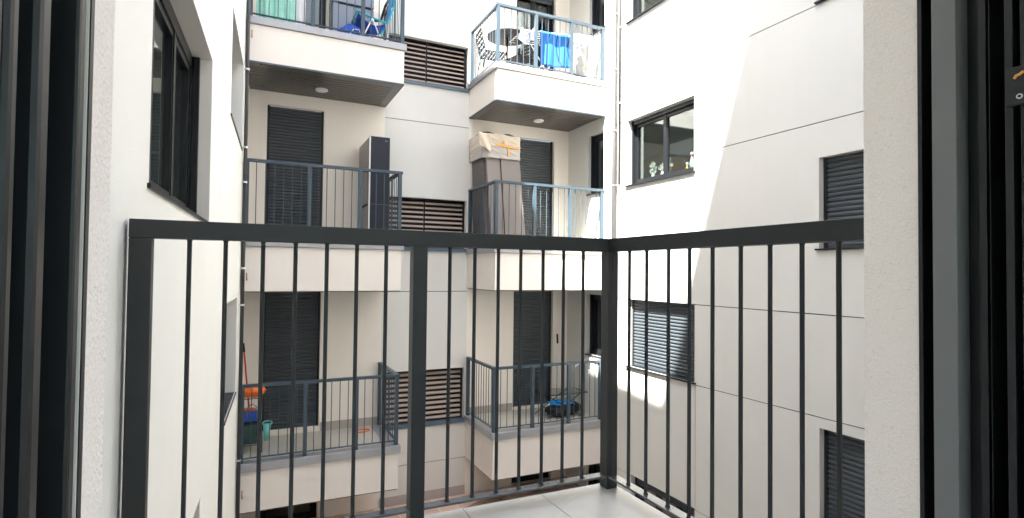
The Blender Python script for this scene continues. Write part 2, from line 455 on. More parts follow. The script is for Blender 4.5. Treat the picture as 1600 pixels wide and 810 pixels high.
for i, (a, b, c, d_) in enumerate(doors_L+doors_R):
    left = i < 3; lvl = i % 3
    fr = FB
    if lvl == 0:
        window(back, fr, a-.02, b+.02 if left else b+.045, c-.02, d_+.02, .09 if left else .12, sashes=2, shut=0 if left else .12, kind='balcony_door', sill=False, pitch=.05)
    else:
        window(back, fr, a-.02, b+.02 if left else b+.045, c-.02, d_+.02, .09 if left else .12, sashes=1, shut=1.0, kind='balcony_door', sill=False, room=False, pitch=.050)
for a, b, c, d_ in lowd:
    window(back, FB, a-.02, b+.02 if a < 2 else b+.045, c-.02, d_+.02, .09 if a < 2 else .12, sashes=1, shut=0, kind='window', sill=False, guides=False)  # the dark ground-floor doors, built here as short windows
# louvred vents
for k, (a, b, c, d_) in enumerate(louv):
    fm = MB()
    for u in (a, 2.79, b-.025): fm.obox(*FB, u, u+.022, c, d_, -.13, -.085)
    fm.obox(*FB, a+.023, b-.026, d_-.015, d_, -.13, -.086)
    fm.obox(*FB, a-.05, b+.06, c-.05, d_+.05, -.43, -.40)
    fm.obox(*FB, b+.001, b+.06, c-.05, d_+.05, -.40, -.115); fm.obox(*FB, a-.05, a-.001, c-.05, d_+.05, -.40, -.115)
    fm.obox(*FB, a, b, d_+.002, d_+.05, -.40, -.115); fm.obox(*FB, a, b, c-.05, c-.012, -.40, -.115)
    bk = MB(); bk.obox(*FB, a+.001, b-.001, c+.0, d_-.0, -.395, -.39)
    lv = fm.build('louvre_vent', M['frame_dark'], back, (2.8, YB-.0, c))
    bk.build('backing', M['frame_black'], lv)
    sm = MB(); n = 9 if k == 0 else 10
    ph = (d_-c-.03)/n
    for q in range(n):
        z = c+.012+q*ph
        for u0_, u1_ in ((a+.026, 2.789), (2.816, b-.026)):
            P = lambda u, nn, zz: FB[0]+HX*u+FB[2]*nn+ZZ*zz
            z1_, z2_ = z+ph*.08, z+ph*.50
            sm.poly([P(u0_,-.088,z1_),P(u1_,-.088,z1_),P(u1_,-.088,z1_+.006),P(u0_,-.088,z1_+.006),
                     P(u0_,-.112,z2_),P(u1_,-.112,z2_),P(u1_,-.112,z2_+.006),P(u0_,-.112,z2_+.006)],
                    ((0,1,2,3),(3,2,6,7),(4,7,6,5),(0,4,5,1),(0,3,7,4),(1,5,6,2)))
    sm.build('slats', M['slat'], lv)
    sl = MB(); sl.obox(*FB, a-.0, b+.04, c-.075, c-.024, -.01, .028); sl.obox(*FB, a, b+.018, c-.024, c-.010, -.08, .02)
    sl.build('sill', M['louvre_sill'], lv)

# balconies
def lwx(y): return -.38+.047*(y-2.24)
def balcony(x0, x1, sof, tb, tt, side, lights, detail=True):
    b = MB()
    # fascia ring and floor slab
    b.box(x0, x1, YF, YF+.12, sof, tb)
    if side == 'r': b.box(x1-.12, x1, YF+.12, YB-.002, sof, tb)
    else: b.box(x0, x0+.12, YF+.12, YB-.002, sof, tb)
    b.box(x0+.002, x1-.002, YF+.122, YB-.003, sof+.035, tb-.002)
    o = b.build('balcony', M['fascia'], back, ((x0+x1)/2, YF, sof), bevel=.004)
    t = MB()
    t.box(x0+(.001 if side == 'r' else -.03), x1+(.03 if side == 'r' else -.001), YF-.03, YF+.17, tb+.003, tt)
    if side == 'r': t.box(x1-.17, x1+.03, YF+.172, YB-.004, tb+.003, tt)
    else: t.box(x0-.03, x0+.17, YF+.172, YB-.004, tb+.003, tt)
    t.build('edge_trim', M['trim'], o, bevel=.004)
    fl = MB()
    fx0, fx1 = (x0+.003, x1-.172) if side == 'r' else (x0+.172, x1-.003)
    fl.box(fx0, fx1, YF+.173, YB-.006, tb+.004, tt-.008)
    fl.build('floor', M['tile'], o)
    sk = MB(); sk.box(x0+.005, x1-.005, YB-.016, YB-.003, tt-.006, tt+.10)
    # gap for door
    sk2 = MB()
    da, db = (.20, 1.09) if side == 'r' else (4.52, 5.41)
    sk2.box(x0+.005, da, YB-.016, YB-.003, tt-.006, tt+.13); sk2.build('skirting', M['skirt'], o)
    sk2 = MB(); sk2.box(db, x1-.005, YB-.016, YB-.003, tt-.006, tt+.13); sk2.build('skirting', M['skirt'], o)
    if detail:
        s = MB(); z = sof+.030; bx0, bx1, by0, by1 = x0+.13, x1-.13, YF+.13, YB-.03
        if side == 'l': bx1 = x1-.01
        # perimeter edge
        s.box(x0+.01, x1-.01, YF+.006, YF+.125, sof-.012, sof-.002)
        if side == 'r': s.box(x1-.125, x1-.01, YF+.127, YB-.01, sof-.012, sof-.002)
        else: s.box(x0+.01, x0+.125, YF+.127, YB-.01, sof-.012, sof-.002)
        y = YF+.127; wd = .098
        while y < YB-.02:
            y2 = min(y+wd-.024, YB-.01)
            s.box(x0+(.012 if side == 'r' else .127), x1-(.127 if side == 'r' else .012), y, y2, sof-.006, sof+.002)
            s.box(x0+(.012 if side == 'r' else .127), x1-(.127 if side == 'r' else .012), y2, min(y+wd, YB-.01), sof+.012, sof+.03)
            y += wd
        s.build('soffit', M['soffit'], o)
        e_ = MB(); e_.box(x0+(.0 if side == 'r' else -.004), x1+(.004 if side == 'r' else 0), YF-.004, YF+.004, sof-.014, sof+.012)
        if side == 'r': e_.box(x1-.004, x1+.004, YF+.005, YB-.01, sof-.014, sof+.012)
        else: e_.box(x0-.004, x0+.004, YF+.005, YB-.01, sof-.014, sof+.012)
        if sof > 2: e_.build('drip_edge', M['rail_far'], o)
    return o
for k in ('top', 'mid', 'low', 'roof'):
    L = LEV[k]
    balcony(lwx(YF)+.01, 2.06, L['sL'], L['tb'], L['tt'], 'r', k == 'top', k in ('top', 'mid', 'low'))
    balcony(3.59, XR-.003, L['sR'], L['tb'], L['tt'], 'l', k == 'top', k in ('top', 'mid', 'low'))

# ceiling lights in the two top soffits
for x, lab in ((.972, 'round white ceiling light in the dark soffit of the left upper balcony'), (4.772, 'round white ceiling light in the dark soffit of the right upper balcony')):
    c = thing('ceiling_light', lab, 'ceiling light', (x, 9.01, 2.786), 'lights under the upper balconies')
    MB().tube([(x, 9.01, 2.772), (x, 9.01, 2.792)], .092, 32).build('rim', M['white'], c, smooth=False)
    MB().tube([(x, 9.01, 2.764), (x, 9.01, 2.773)], .078, 32).build('diffuser', M['lamp'], c)

m = MB(); m.box(2.065, 3.59, YB-.018, YB-.003, -3.999, -3.84); m.build('skirting', M['skirt'], back)

# ------------------------------------------------------------------ right building
right = thing('apartment_building', 'off-white apartment block on the right, half in bright sun, with wide shuttered windows', 'building', (XR+3, 4.5, GROUND))
FR = (Vector((XR, 0, 0)), HY, Vector((-1,0,0)))
farw = [(6.04, 7.59, 4.225, 5.31), (6.04, 7.59, 1.465, 2.555), (6.02, 7.55, -1.53, -.43), (6.01, 7.45, -4.45, -3.285)]
nearw = [(2.45, 4.12, 3.06, 4.07), (2.45, 4.12, .295, 1.305), (2.45, 4.12, -2.72, -1.68)]
loggw = [(8.28, 8.775, 4.44, 5.55), (8.28, 8.775, 1.46, 2.56), (8.28, 8.775, -1.50, -.40), (8.28, 8.775, -3.99, -3.40)]
m = MB()
J = [('h', 3.03, -6, 9.5), ('v', 6.05, 1.70, 9), ('h', 1.70, -6, 6.045), ('h', 2.56, 7.595, 8.2), ('h', -.435, -6, 8.2), ('h', -1.565, -6, 6.015),
     ('h', -3.305, -6, 8.2), ('v', 6.0, -3.30, -1.57), ('h', 5.6, -6, 8.2)]
facade_grid(m, *FR, -6, YB+.0, GROUND, 9.0, J, [(a, b, c, d_, .13) for a, b, c, d_ in farw+nearw]+[(a, b, c, d_, .10) for a, b, c, d_ in loggw], seal=(sj := MB()))
m.build('wall', M['facade_right'], right); build_pieces(sj, 'joint_line', M['sealant'], right)
m = MB(); m.quad((XR,-6,9.0),(XR+6,-6,9.0),(XR+6,15,9.0),(XR,15,9.0)); m.quad((XR+6,-6,GROUND),(XR+6,15,GROUND),(XR+6,15,9.0),(XR+6,-6,9.0))
m.quad((XR,-6,GROUND),(XR+6,-6,GROUND),(XR+6,-6,9.0),(XR,-6,9.0)); m.build('roof', M['roof'], right)
window(right, FR, *farw[0], .13, 2, 0, room_mat='interior')
wm = window(right, FR, *farw[1], .13, 2, .045, room_mat='interior')
window(right, FR, *farw[2], .13, 2, .985, room=False)
window(right, FR, *farw[3], .13, 3, .12)
for a in nearw: window(right, FR, *a, .12, 2, .99, room=False, pitch=.055)
for a in loggw: window(right, FR, *a, .10, 1, 0, room=True)

# ------------------------------------------------------------------ left building
left = thing('apartment_building', 'bright off-white apartment block on the left, seen almost edge on, with deep window recesses', 'building', (-3, 5, GROUND))
LU = Vector((.047, 1, 0)).normalized(); LN = Vector((LU.y, -LU.x, 0))
FL = (Vector((lwx(0), 0, 0)), LU, LN)
cs = 1/LU.y
op = [(2.60*cs, 4.62*cs, .335, 1.53, .125), (6.25*cs, 8.0*cs, 1.56, 2.66, .20), (6.25*cs, 7.75*cs, -1.53, -.35, .20), (6.25*cs, 8.0*cs, 4.55, 5.6, .2), (2.6*cs, 4.47*cs, 3.3, 4.5, .2), (2.6*cs, 4.47*cs, -2.7, -1.6, .2)]
m = MB()
facade_grid(m, *FL, .86, 9.55*cs, GROUND, 10.0, [('h', 2.74, .9, 8.3), ('v', 5.45, -3.3, 10), ('h', -.33, 6.25, 8.3), ('h', -1.62, .9, 6.2), ('h', -3.30, .9, 8.3)], op, jw=.007, jd=.008)
m.build('wall', M['leftwall'], left)
m = MB()
def roof_shade_block(ya, yb, za, zb):
    a, b = lwx(ya)-.001, lwx(yb)-.001
    prismv = [(a, ya), (b, yb), (-9, yb), (-9, ya)]
    m.poly([(x, y, za) for x, y in prismv]+[(x, y, zb) for x, y in prismv], [[q, (q+1) % 4, 4+(q+1) % 4, 4+q] for q in range(4)]+[[0,1,2,3][::-1], [4,5,6,7]])
roof_shade_block(.86, 5.9, 10.001, 10.05); roof_shade_block(5.901, 7.18, 10.001, 10.85); roof_shade_block(7.181, 9.6, 10.001, 12.6)  # unseen; raised steps are shaped to shade the wrapped boards and back wall
m.quad((-9,.86,GROUND),(-9,16,GROUND),(-9,16,10),(-9,.86,10)); m.quad((-9,9.6,GROUND),(-.0,9.6,GROUND),(-.0,9.6,10),(-9,9.6,10))
m.build('roof', M['roof'], left)
for i, o in enumerate(op):
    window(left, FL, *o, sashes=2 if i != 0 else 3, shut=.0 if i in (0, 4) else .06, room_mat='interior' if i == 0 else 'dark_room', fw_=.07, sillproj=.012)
cu = MB()
cu.sheet(lambda u, v: FL[0]+LU*(2.72+.55*u)-LN*(.25+.012*math.sin(u*40))+ZZ*(.36+1.1*v), 60, 2)
cu.build('curtain', M['curtain'], left, smooth=True)

# ------------------------------------------------------------------ own building
own = thing('apartment_building', 'nearest apartment block with rough plastered reveals either side of the open balcony door', 'building', (0, -2, GROUND))
YO = .90; XA, XC = -.169, 1.419; FLZ = -1.04
m = MB()
FO = (Vector((0, YO, 0)), HX, Vector((0,1,0)))
facade_grid(m, FO[0], FO[1], FO[2], -9.0, XR-.004, GROUND, 16.4, [], [(XA, XC, FLZ+.002, 1.30, .128)])
m.build('wall', M['plaster'], own)
m = MB()
m.quad((-9,YO,16.4),(XR+3,YO,16.4),(XR+3,-6.5,16.4),(-9,-6.5,16.4)); m.quad((-9,YO,GROUND),(-9,-3.7,GROUND),(-9,-3.7,16.4),(-9,YO,16.4))  # roof stops short so sun reaches the added rear window
m.quad((XR-.004,YO,9.01),(XR+3,YO,9.01),(XR+3,YO,16.4),(XR-.004,YO,16.4))
m.build('roof', M['roof'], own)
# room behind the camera
m = MB(); x0, x1, y0, y1, z0, z1 = -1.9, 3.2, -3.6, .772, FLZ-.0, 1.52
m.quad((x0,y0,z0),(x0,y1,z0),(x0,y1,z1),(x0,y0,z1)); m.quad((x1,y0,z0),(x1,y1,z0),(x1,y1,z1),(x1,y0,z1))
for qa in ((x0,x1,z0,.1),(x0,x1,1.35,z1),(x0,-1.6,.1,1.35),(2.9,x1,.1,1.35)): m.quad((qa[0],y0,qa[2]),(qa[1],y0,qa[2]),(qa[1],y0,qa[3]),(qa[0],y0,qa[3]))
m.quad((x0,y0,z1),(x1,y0,z1),(x1,y1,z1),(x0,y1,z1))
m.quad((x0,y1,z0),(XA,y1,z0),(XA,y1,z1),(x0,y1,z1)); m.quad((XC,y1,z0),(x1,y1,z0),(x1,y1,z1),(XC,y1,z1)); m.quad((XA,y1,1.30),(XC,y1,1.30),(XC,y1,z1),(XA,y1,z1))
m.build('room_walls', M['interior'], own)
# unseen rear window, added to let light onto the near reveals
m = MB()
for a_, b_ in ((-1.598, -1.54), (-.13, -.07), (1.36, 1.42), (2.84, 2.898)): m.box(a_, b_, y0-.05, y0-.002, .102, 1.348)
m.box(-1.54, 2.84, y0-.048, y0-.004, .102, .16); m.box(-1.54, 2.84, y0-.048, y0-.004, 1.29, 1.348)
fill_window = m.build('window', M['frame_dark'], own, (.6, y0, .1))
m = MB(); m.box(-1.54, 2.84, y0-.03, y0-.024, .16, 1.29); m.build('pane', M['glass'], fill_window)
m = MB(); m.quad((x0,y0,z0),(x1,y0,z0),(x1,y1,z0),(x0,y1,z0)); props(m.build('room_floor', M['balcony']), kind='structure')

# own balcony
m = MB(); m.box(-.40, 1.655, YO+.002, 2.325, FLZ-.24, FLZ-.016)
m.box(-.40, 1.655, 2.326, 2.335, FLZ-.26, FLZ-.008)
m.build('balcony', M['balcony'], own, (.6, 1.6, FLZ-.24))
tiles = MB()
xs = [-.372, .088, .478, .868, 1.258, 1.650]; ys = [.905, 1.34, 1.98+.6, ]
ys = [.772, 1.16, 1.75, 2.322]
for a, b in zip(xs, xs[1:]):
    for c, d_ in zip(ys, ys[1:]):
        if c < .9: 
            a_, b_ = max(a, XA+.002), min(b, XC-.002)
            if b_ <= a_: continue
            tiles.box(a_+.0022, b_-.0022, c+.0022, .9-.0, FLZ-.014, FLZ+.0); c = .9
            tiles.box(a+.0022, b-.0022, .905, d_-.0022, FLZ-.014, FLZ)
            continue
        tiles.box(a+.0022, b-.0022, c+.0022, d_-.0022, FLZ-.014, FLZ)
props(tiles.build('balcony_floor', M['tile'], None, (.6, 1.6, FLZ)), kind='structure')
gr = MB(); gr.box(-.372, 1.65, .905, 2.321, FLZ-.0158, FLZ-.003); props(gr.build('balcony_floor_grout', M['skirt'], None, (.6, 1.6, FLZ)), kind='structure')

# ------------------------------------------------------------------ own railing
rl = thing('balcony_railing', 'large anthracite steel railing of the near balcony, with flat top rail and round bars', 'railing', (.6, 2.26, FLZ))
AN = M['anthracite']
TT, TB, BB = .166, .102, -.985
W = .062
y0, y1 = 2.237, 2.299; x0, x1 = 1.574, 1.636
m = MB(); m.box(-.366, x0-.0005, y0, y1, TB, TT); m.build('top_rail', AN, rl, (.6, y0, TB), bevel=.002)
m = MB(); m.box(x0, x1, YO+.001, y1, TB, TT); m.build('top_rail', AN, rl, (x0, 1.5, TB), bevel=.002)
for a, b in ((-.366, -.300), (.612, .672)):
    m = MB(); m.box(a, b, y0+.001, y1-.001, FLZ, TB-.0005); m.box(a-.012, b+.012, y0-.012, y1+.006, FLZ, FLZ+.006) if a > 0 else None
    m.build('post', AN, rl, (a, y0, FLZ), bevel=.002)
m = MB(); m.box(x0+.001, x0+.0245, y0+.001, y1-.001, FLZ, TB-.0005); m.box(x0+.0265, x1-.001, y0+.003, y1-.001, FLZ, TB-.0005); m.box(x0+.02, x0+.03, y0+.006, y1-.003, FLZ, TB-.0006)
m.build('post', AN, rl, (x0, y0, FLZ), bevel=.0015)
m = MB(); m.box(x0+.002, x1-.002, YO+.002, YO+.03, FLZ, TB-.0005); m.build('post', AN, rl, (x0, YO, FLZ), bevel=.002)
m = MB(); m.box(-.299, .611, y0+.006, y1-.006, BB, BB+.010); m.build('bottom_rail', M['bar_sky_sheen'], rl, (.1, y0, BB), bevel=.001)
m = MB(); m.box(.673, x0-.001, y0+.006, y1-.006, BB, BB+.010); m.build('bottom_rail', M['bar_sky_sheen'], rl, (1.1, y0, BB), bevel=.001)
m = MB(); m.box(x0+.006, x1-.006, YO+.031, y0-.001, BB, BB+.010); m.build('bottom_rail', M['bar_sky_sheen'], rl, (x0, 1.5, BB), bevel=.001)
ym = (y0+y1)/2; xm = (x0+x1)/2
for x in (-.190, -.076, .048, .161, .275, .389, .506, .779, .893, 1.006, 1.117, 1.232, 1.342, 1.451):
    baluster(rl, x, ym, BB+.009, TB+.001, .0078, AN, 14)
for y in (2.112, 1.988, 1.845, 1.721, 1.598, 1.463, 1.338, 1.217, 1.094, .975):
    baluster(rl, xm, y, BB+.009, TB+.001, .0078, AN, 14)

# ------------------------------------------------------------------ far railings
def far_railing(label, x0, x1, z0, zt, posts_x, side, side_to):
    m_ = M['rail_far']; yc = YF+.045
    sx = x1-.04 if side == 'r' else x0+.04
    t = thing('balcony_railing', label, 'railing', ((x0+x1)/2, yc, z0), 'railings of the balconies across the courtyard')
    r = MB(); r.box(x0, x1, yc-.028, yc+.028, zt-.04, zt)
    r.build('top_rail', m_, t, ((x0+x1)/2, yc, zt-.04))
    r = MB(); r.box(sx-.028, sx+.028, yc+.029, side_to, zt-.04, zt); r.build('top_rail', m_, t, (sx, 8.9, zt-.04))
    zb = z0+.055
    for x in posts_x:
        p_ = MB(); p_.box(x-.026, x+.026, yc-.026, yc+.026, z0-.0, zt-.0405); p_.build('post', m_, t, (x, yc, z0))
    p_ = MB(); p_.box(sx-.026, sx+.026, side_to-.056, side_to-.003, z0, zt-.0405); p_.build('post', m_, t, (sx, side_to, z0))
    for a, b in zip(posts_x, posts_x[1:]):
        q = MB(); q.box(a+.0265, b-.0265, yc-.018, yc+.018, zb, zb+.012); q.build('bottom_rail', m_, t, ((a+b)/2, yc, zb))
        n = int(round((b-a)/.113))
        for k in range(1, n): baluster(t, a+(b-a)*k/n, yc, zb+.011, zt-.039, .0065, m_, 6)
    q = MB(); q.box(sx-.018, sx+.018, yc+.0265, side_to-.057, zb, zb+.012); q.build('bottom_rail', m_, t, (sx, 8.9, zb))
    n = int(round((side_to-yc)/.113))
    for k in range(1, n): baluster(t, sx, yc+(side_to-yc)*k/n, zb+.011, zt-.039, .0065, m_, 6)
    return t
xl = lwx(YF)+.045
names = {('top', 'l'): 'slate blue railing of the upper left balcony, in front of the mint green cloth', ('mid', 'l'): 'slate blue railing of the middle left balcony, in front of the tall graphite cabinet',
         ('low', 'l'): 'slate blue railing of the lowest left balcony, in front of the orange bag', ('top', 'r'): 'slate blue railing of the upper right balcony, in front of the black round table',
         ('mid', 'r'): 'slate blue railing of the middle right balcony, before the wrapped boards', ('low', 'r'): 'slate blue railing of lowest right balcony, before the low drying rack'}
for k in ('top', 'mid', 'low'):
    L = LEV[k]
    far_railing(names[k, 'l'], xl-.02, 2.075, L['tt'], L['rail'], [xl+.012, .755, 1.45, 2.035], 'r', YB-.01)
    far_railing(names[k, 'r'], 3.58, XR-.01, L['tt'], L['rail'], [3.62, 4.32, 5.02, XR-.045], 'l', YB-.01)

# ------------------------------------------------------------------ rain pipes and cable
def pipe(label, pts, r, m_, brackets, axis, extra=None):
    t = thing('drain_pipe', label, 'pipe', pts[0])
    MB().tube(pts, r, 14).build('pipe', m_, t, smooth=True)
    for z in brackets:
        x, y = pts[0][0], pts[0][1]
        b = MB(); b.tube([(x, y, z-.012), (x, y, z+.012)], r+.006, 14)
        b.box(*( (x-.005, x+axis, y-.012, y+.012, z-.006, z+.006) if axis > 0 else (x+axis, x+.005, y-.012, y+.012, z-.006, z+.006)))
        b.build('bracket', M['steel'], t, (x, y, z))
    return t
pipe('dark slender drain pipe running down the corner beside the left balconies', [(-.066, 8.10, GROUND), (-.066, 8.10, 9.9)], .024, M['pipe_dark'], [4.9, 2.635, 1.60, 1.14, -.47, -2.485, .01], -.05)
pipe('light grey drain pipe strapped to the sunlit right wall', [(XR-.07, 7.87, GROUND), (XR-.07, 7.87, 8.9)], .036, M['pipe_grey'], [4.47, 3.51, 2.445, 1.50, -.09, -1.6], .07)
pipe('thin grey conduit beside the light grey drain pipe on the right wall', [(XR-.045, 7.76, 1.5), (XR-.045, 7.76, 8.9)], .017, M['pipe_grey'], [4.2, 2.9], .05)
cb = MB(); cb.tube([(XR-.03, 7.97, 4.6), (XR-.03, 7.99, 3.3), (XR-.03, 8.08, 2.88), (XR-.03, 8.13, 2.90), (XR-.03, 8.18, 3.02), (XR-.03, 8.12, 3.05)], .007, 6)
props(cb.build('cable', M['rust'], None, (XR-.03, 8.0, 3.0)), 'loose brown cable end with a hooked tip beside the light grey drain pipe', 'cable')
for z, lab in ((-.10, 'small rusty wall hook beside the dark drain pipe, just under the middle left balcony edge'), (-2.98, 'orange rusty wall hook on the face of the lowest left balcony beside the dark pipe'), (3.16, 'small rusty wall hook on the face of the upper left balcony beside the dark pipe')):
    h = MB(); h.tube([(-.02, 8.235, z+.04), (-.02, 8.19, z+.045), (-.02, 8.185, z-.02), (-.02, 8.205, z-.05), (-.015, 8.225, z-.03)], .007, 7)
    props(h.build('wall_hook', M['rust'], None, (-.02, 8.235, z), smooth=True), lab, 'hook', 'rusty hooks beside the dark pipe')

# ------------------------------------------------------------------ door frames right by the viewer
ZB, ZT = FLZ+.003, 1.295
dr = thing('sliding_door_frame', 'dark multi-track jamb of the open balcony door at the right edge, with lock keep', 'door frame', (XC+.04, .66, FLZ))
m = MB(); m.box(XC+.002, XC+.10, .7715, .774, ZB, ZT); m.box(XC+.060, XC+.10, .735, .771, ZB, ZT); m.box(XC-.003, XC+.004, .7615, .771, ZB, ZT); m.build('outer_channel', M['frame_dark'], dr, bevel=.0006)
m = MB(); m.box(1.400, 1.47, .684, .7325, ZB, ZT); m.build('profile', M['frame_grey'], dr, bevel=.0015)  # grey base stands in for outdoor light on this dark face
m = MB(); m.box(1.445, 1.50, .655, .683, ZB, ZT); m.box(1.425, 1.50, .640, .654, ZB, ZT); m.box(1.408, 1.50, .6262, .6275, ZB, ZT); m.build('track', M['frame_dark'], dr, bevel=.0006)
m = MB(); m.box(1.50, 1.51, .50, .771, ZB, ZT); m.build('gasket', M['frame_black'], dr)
m = MB(); m.box(1.400, 1.47, .583, .597, ZB, ZT); m.build('profile', M['frame_dark'], dr, bevel=.001)
m = MB(); m.box(1.43, 1.50, .520, .5825, ZB, ZT); m.build('track', M['frame_black'], dr)
m = MB(); m.box(1.400, 1.43, .50, .571, ZB, ZT); m.build('profile', M['frame_dark'], dr, bevel=.001)
m = MB(); m.box(1.388, 1.400, .555, .5905, .346, .424); lp = m.build('lock_keep', M['anthracite'], dr, (1.39, .57, .346), bevel=.0015)
def disc_x(mb, x, y, z, r, h=.002): return mb.tube([(x, y, z), (x-h, y, z)], r, 18)
s_ = MB(); disc_x(s_, 1.388, .567, .362, .0052); s_.build('screw_rim', M['steel'], lp)
s_ = MB(); disc_x(s_, 1.386, .567, .362, .0030, .001); s_.build('screw_hole', M['frame_black'], lp)
s_ = MB(); s_.tube([(1.387, .575, .400), (1.384, .571, .404), (1.384, .566, .405), (1.386, .560, .410)], .0026, 8); s_.build('latch', M['tape'], lp)

dl = thing('sliding_door_frame', 'dark anthracite stacked door leaves and jamb at the left edge, right beside the viewer', 'door frame', (XA-.05, .66, FLZ))
def lx(y): return XA
m = MB(); m.box(XA-.10, XA+.0015, .7745, .789, ZB, ZT); m.build('gasket', M['frame_black'], dl)
m = MB(); m.box(XA-.07, XA+.004, .722, .745, ZB, ZT); m.build('profile', M['frame_dark'], dl, bevel=.004)
m = MB(); m.box(XA-.09, XA-.03, .66, .7215, ZB, ZT); m.box(XA-.09, XA-.018, .64, .659, ZB, ZT); m.build('track', M['frame_black'], dl)
m = MB(); m.box(XA-.07, XA+.004, .603, .632, ZB, ZT); m.build('profile', M['frame_dark'], dl, bevel=.006)
m = MB(); m.box(XA-.09, XA-.02, .562, .602, ZB, ZT); m.build('track', M['frame_black'], dl)
m = MB(); m.box(XA-.07, XA+.004, .538, .556, ZB, ZT); m.build('profile', M['frame_dark'], dl, bevel=.005)
m = MB(); m.box(XA-.09, XA+.000, .44, .535, ZB, ZT); m.build('leaf', M['frame_dark'], dl, bevel=.003)
m = MB(); m.box(XA-.11, XA-.101, .42, .79, ZB, ZT); m.build('backing', M['frame_black'], dl)

# ================================================================== things on the balconies
TF = LEV['top']['tt']-.006; MF = LEV['mid']['tt']-.006; LF = LEV['low']['tt']-.006
# --- upper left: mint cloth, cabinet, beach chair, bag
cl = MB(); cl.sheet(lambda u, v: (.03+.50*u, 8.42+.018*math.sin(u*19+v*2)+.01*math.sin(u*47), TF+.02+1.35*v), 60, 10)
props(cl.build('towel', M['mint'], None, (.3, 8.42, TF), smooth=True, solid=.006), 'mint green towel hanging behind the rail of the upper left balcony', 'towel')
cl = MB(); cl.sheet(lambda u, v: (.535+.13*u, 8.44+.014*math.sin(u*11+v*2), TF+.02+1.35*v), 20, 8)
props(cl.build('towel', M['whitecloth'], None, (.6, 8.44, TF), smooth=True, solid=.006), 'white towel hanging just right of the mint green towel', 'towel')
c = thing('storage_cabinet', 'pale blue-grey storage cabinet with a dark handle groove, behind the turquoise chair', 'cabinet', (1.45, 9.2, TF))
m = MB(); m.box(1.11, 1.74, 8.97, 9.46, TF, TF+.768); m.box(1.11, 1.74, 8.97, 9.46, TF+.795, TF+1.75); m.box(1.125, 1.725, 9.0, 9.45, TF+.765, TF+.797); m.build('body', M['cab_pale'], c, bevel=.006)
m = MB(); m.box(1.18, 1.70, 8.955, 8.968, TF+.768, TF+.795); m.build('handle', M['black'], c)
m = MB(); m.box(1.415, 1.420, 8.9665, 8.9695, TF+.02, TF+.75); m.build('door_gap', M['black'], c)
ch = thing('beach_chair', 'low folding beach chair with turquoise frame, blue sling and white crossed legs', 'chair', (1.65, 8.75, TF))
ya, yb = 8.50, 8.95
m = MB()
for y in (ya, yb): m.tube([(1.40, y, 3.90), (1.62, y, 3.84), (1.84, y, 3.80), (1.875, y, 3.82), (1.95, y, 4.06), (1.985, y, 4.32), (1.97, y, 4.42)], .016, 10)
m.tube([(1.40, ya, 3.90), (1.40, yb, 3.90)], .016, 10); m.tube([(1.97, ya, 4.42), (1.97, yb, 4.42)], .016, 10)
m.build('frame', M['teal'], ch, smooth=True)
for y in (ya, yb):
    m = MB(); m.tube([(1.63, y, 3.835), (1.45, y, TF+.02)], .010, 8); m.build('leg', M['white'], ch, (1.5, y, TF), smooth=True)
    m = MB(); m.tube([(1.63, y, 3.835), (1.80, y, TF+.02)], .010, 8); m.build('leg', M['white'], ch, (1.75, y, TF), smooth=True)
    m = MB(); m.tube([(1.84, y, 3.79), (1.86, y, 3.5), (1.88, y, TF+.02)], .010, 8); m.build('leg', M['white'], ch, (1.88, y, TF), smooth=True)
m = MB(); m.sheet(lambda u, v: (1.42+.42*u, ya+.02+(yb-ya-.04)*v, 3.885-.10*math.sin(u*math.pi)-.09*u), 12, 4); m.build('seat', M['blue'], ch, smooth=True, solid=.004)
m = MB(); m.sheet(lambda u, v: (1.88+.10*u, ya+.02+(yb-ya-.04)*v, 3.84+.52*u), 8, 4); m.build('backrest', M['sky_plastic'], ch, smooth=True, solid=.004)
m = MB(); m.tube([(1.76, yb+.06, 4.03), (1.86, yb+.06, 4.05), (1.93, yb+.06, 4.30), (2.0, yb+.06, 4.45)], .02, 8)
props(m.build('folded_parasol', M['black'], None, (1.8, yb+.06, TF), smooth=True), 'black folded parasol pole leaning behind the turquoise beach chair', 'parasol')

def blob(name, label, cat, m_, c, rx, ry, rz, seed, rough=.12, flat=True):
    rnd = random.Random(seed); bm = bmesh.new(); bmesh.ops.create_icosphere(bm, subdivisions=4, radius=1)
    ph = [rnd.uniform(0, 6) for _ in range(9)]
    for v in bm.verts:
        p = v.co.copy()
        k = 1+rough*(math.sin(p.x*3.1+ph[0])*math.sin(p.y*2.7+ph[1])+.5*math.sin(p.z*6+ph[2])*math.sin(p.x*7+ph[3])+.25*math.sin(p.y*13+ph[4]+p.z*9))
        v.co = Vector((p.x*rx*k, p.y*ry*k, max(-.92 if flat else -2, p.z)*rz*k))
    me = bpy.data.meshes.new(name); bm.to_mesh(me); bm.free(); me.materials.append(m_)
    for p in me.polygons: p.use_smooth = True
    o = bpy.data.objects.new(name, me); link(o, None, c)
    if label: props(o, label, cat)
    return o
b = blob('bag', 'royal blue soft bag slumped on the floor of the upper left balcony', 'bag', M['blue'], (1.36, 8.72, TF+.165), .21, .15, .175, 3)
hd = MB(); hd.tube([(-.05, -.15, -.02), (-.0, -.17, .06), (.08, -.17, .07), (.12, -.15, -.03)], .008, 6)
hd2 = hd.build('handle', M['whitecloth'], None, (0,0,0)); hd2.parent = b; hd2.location = (0,0,0)

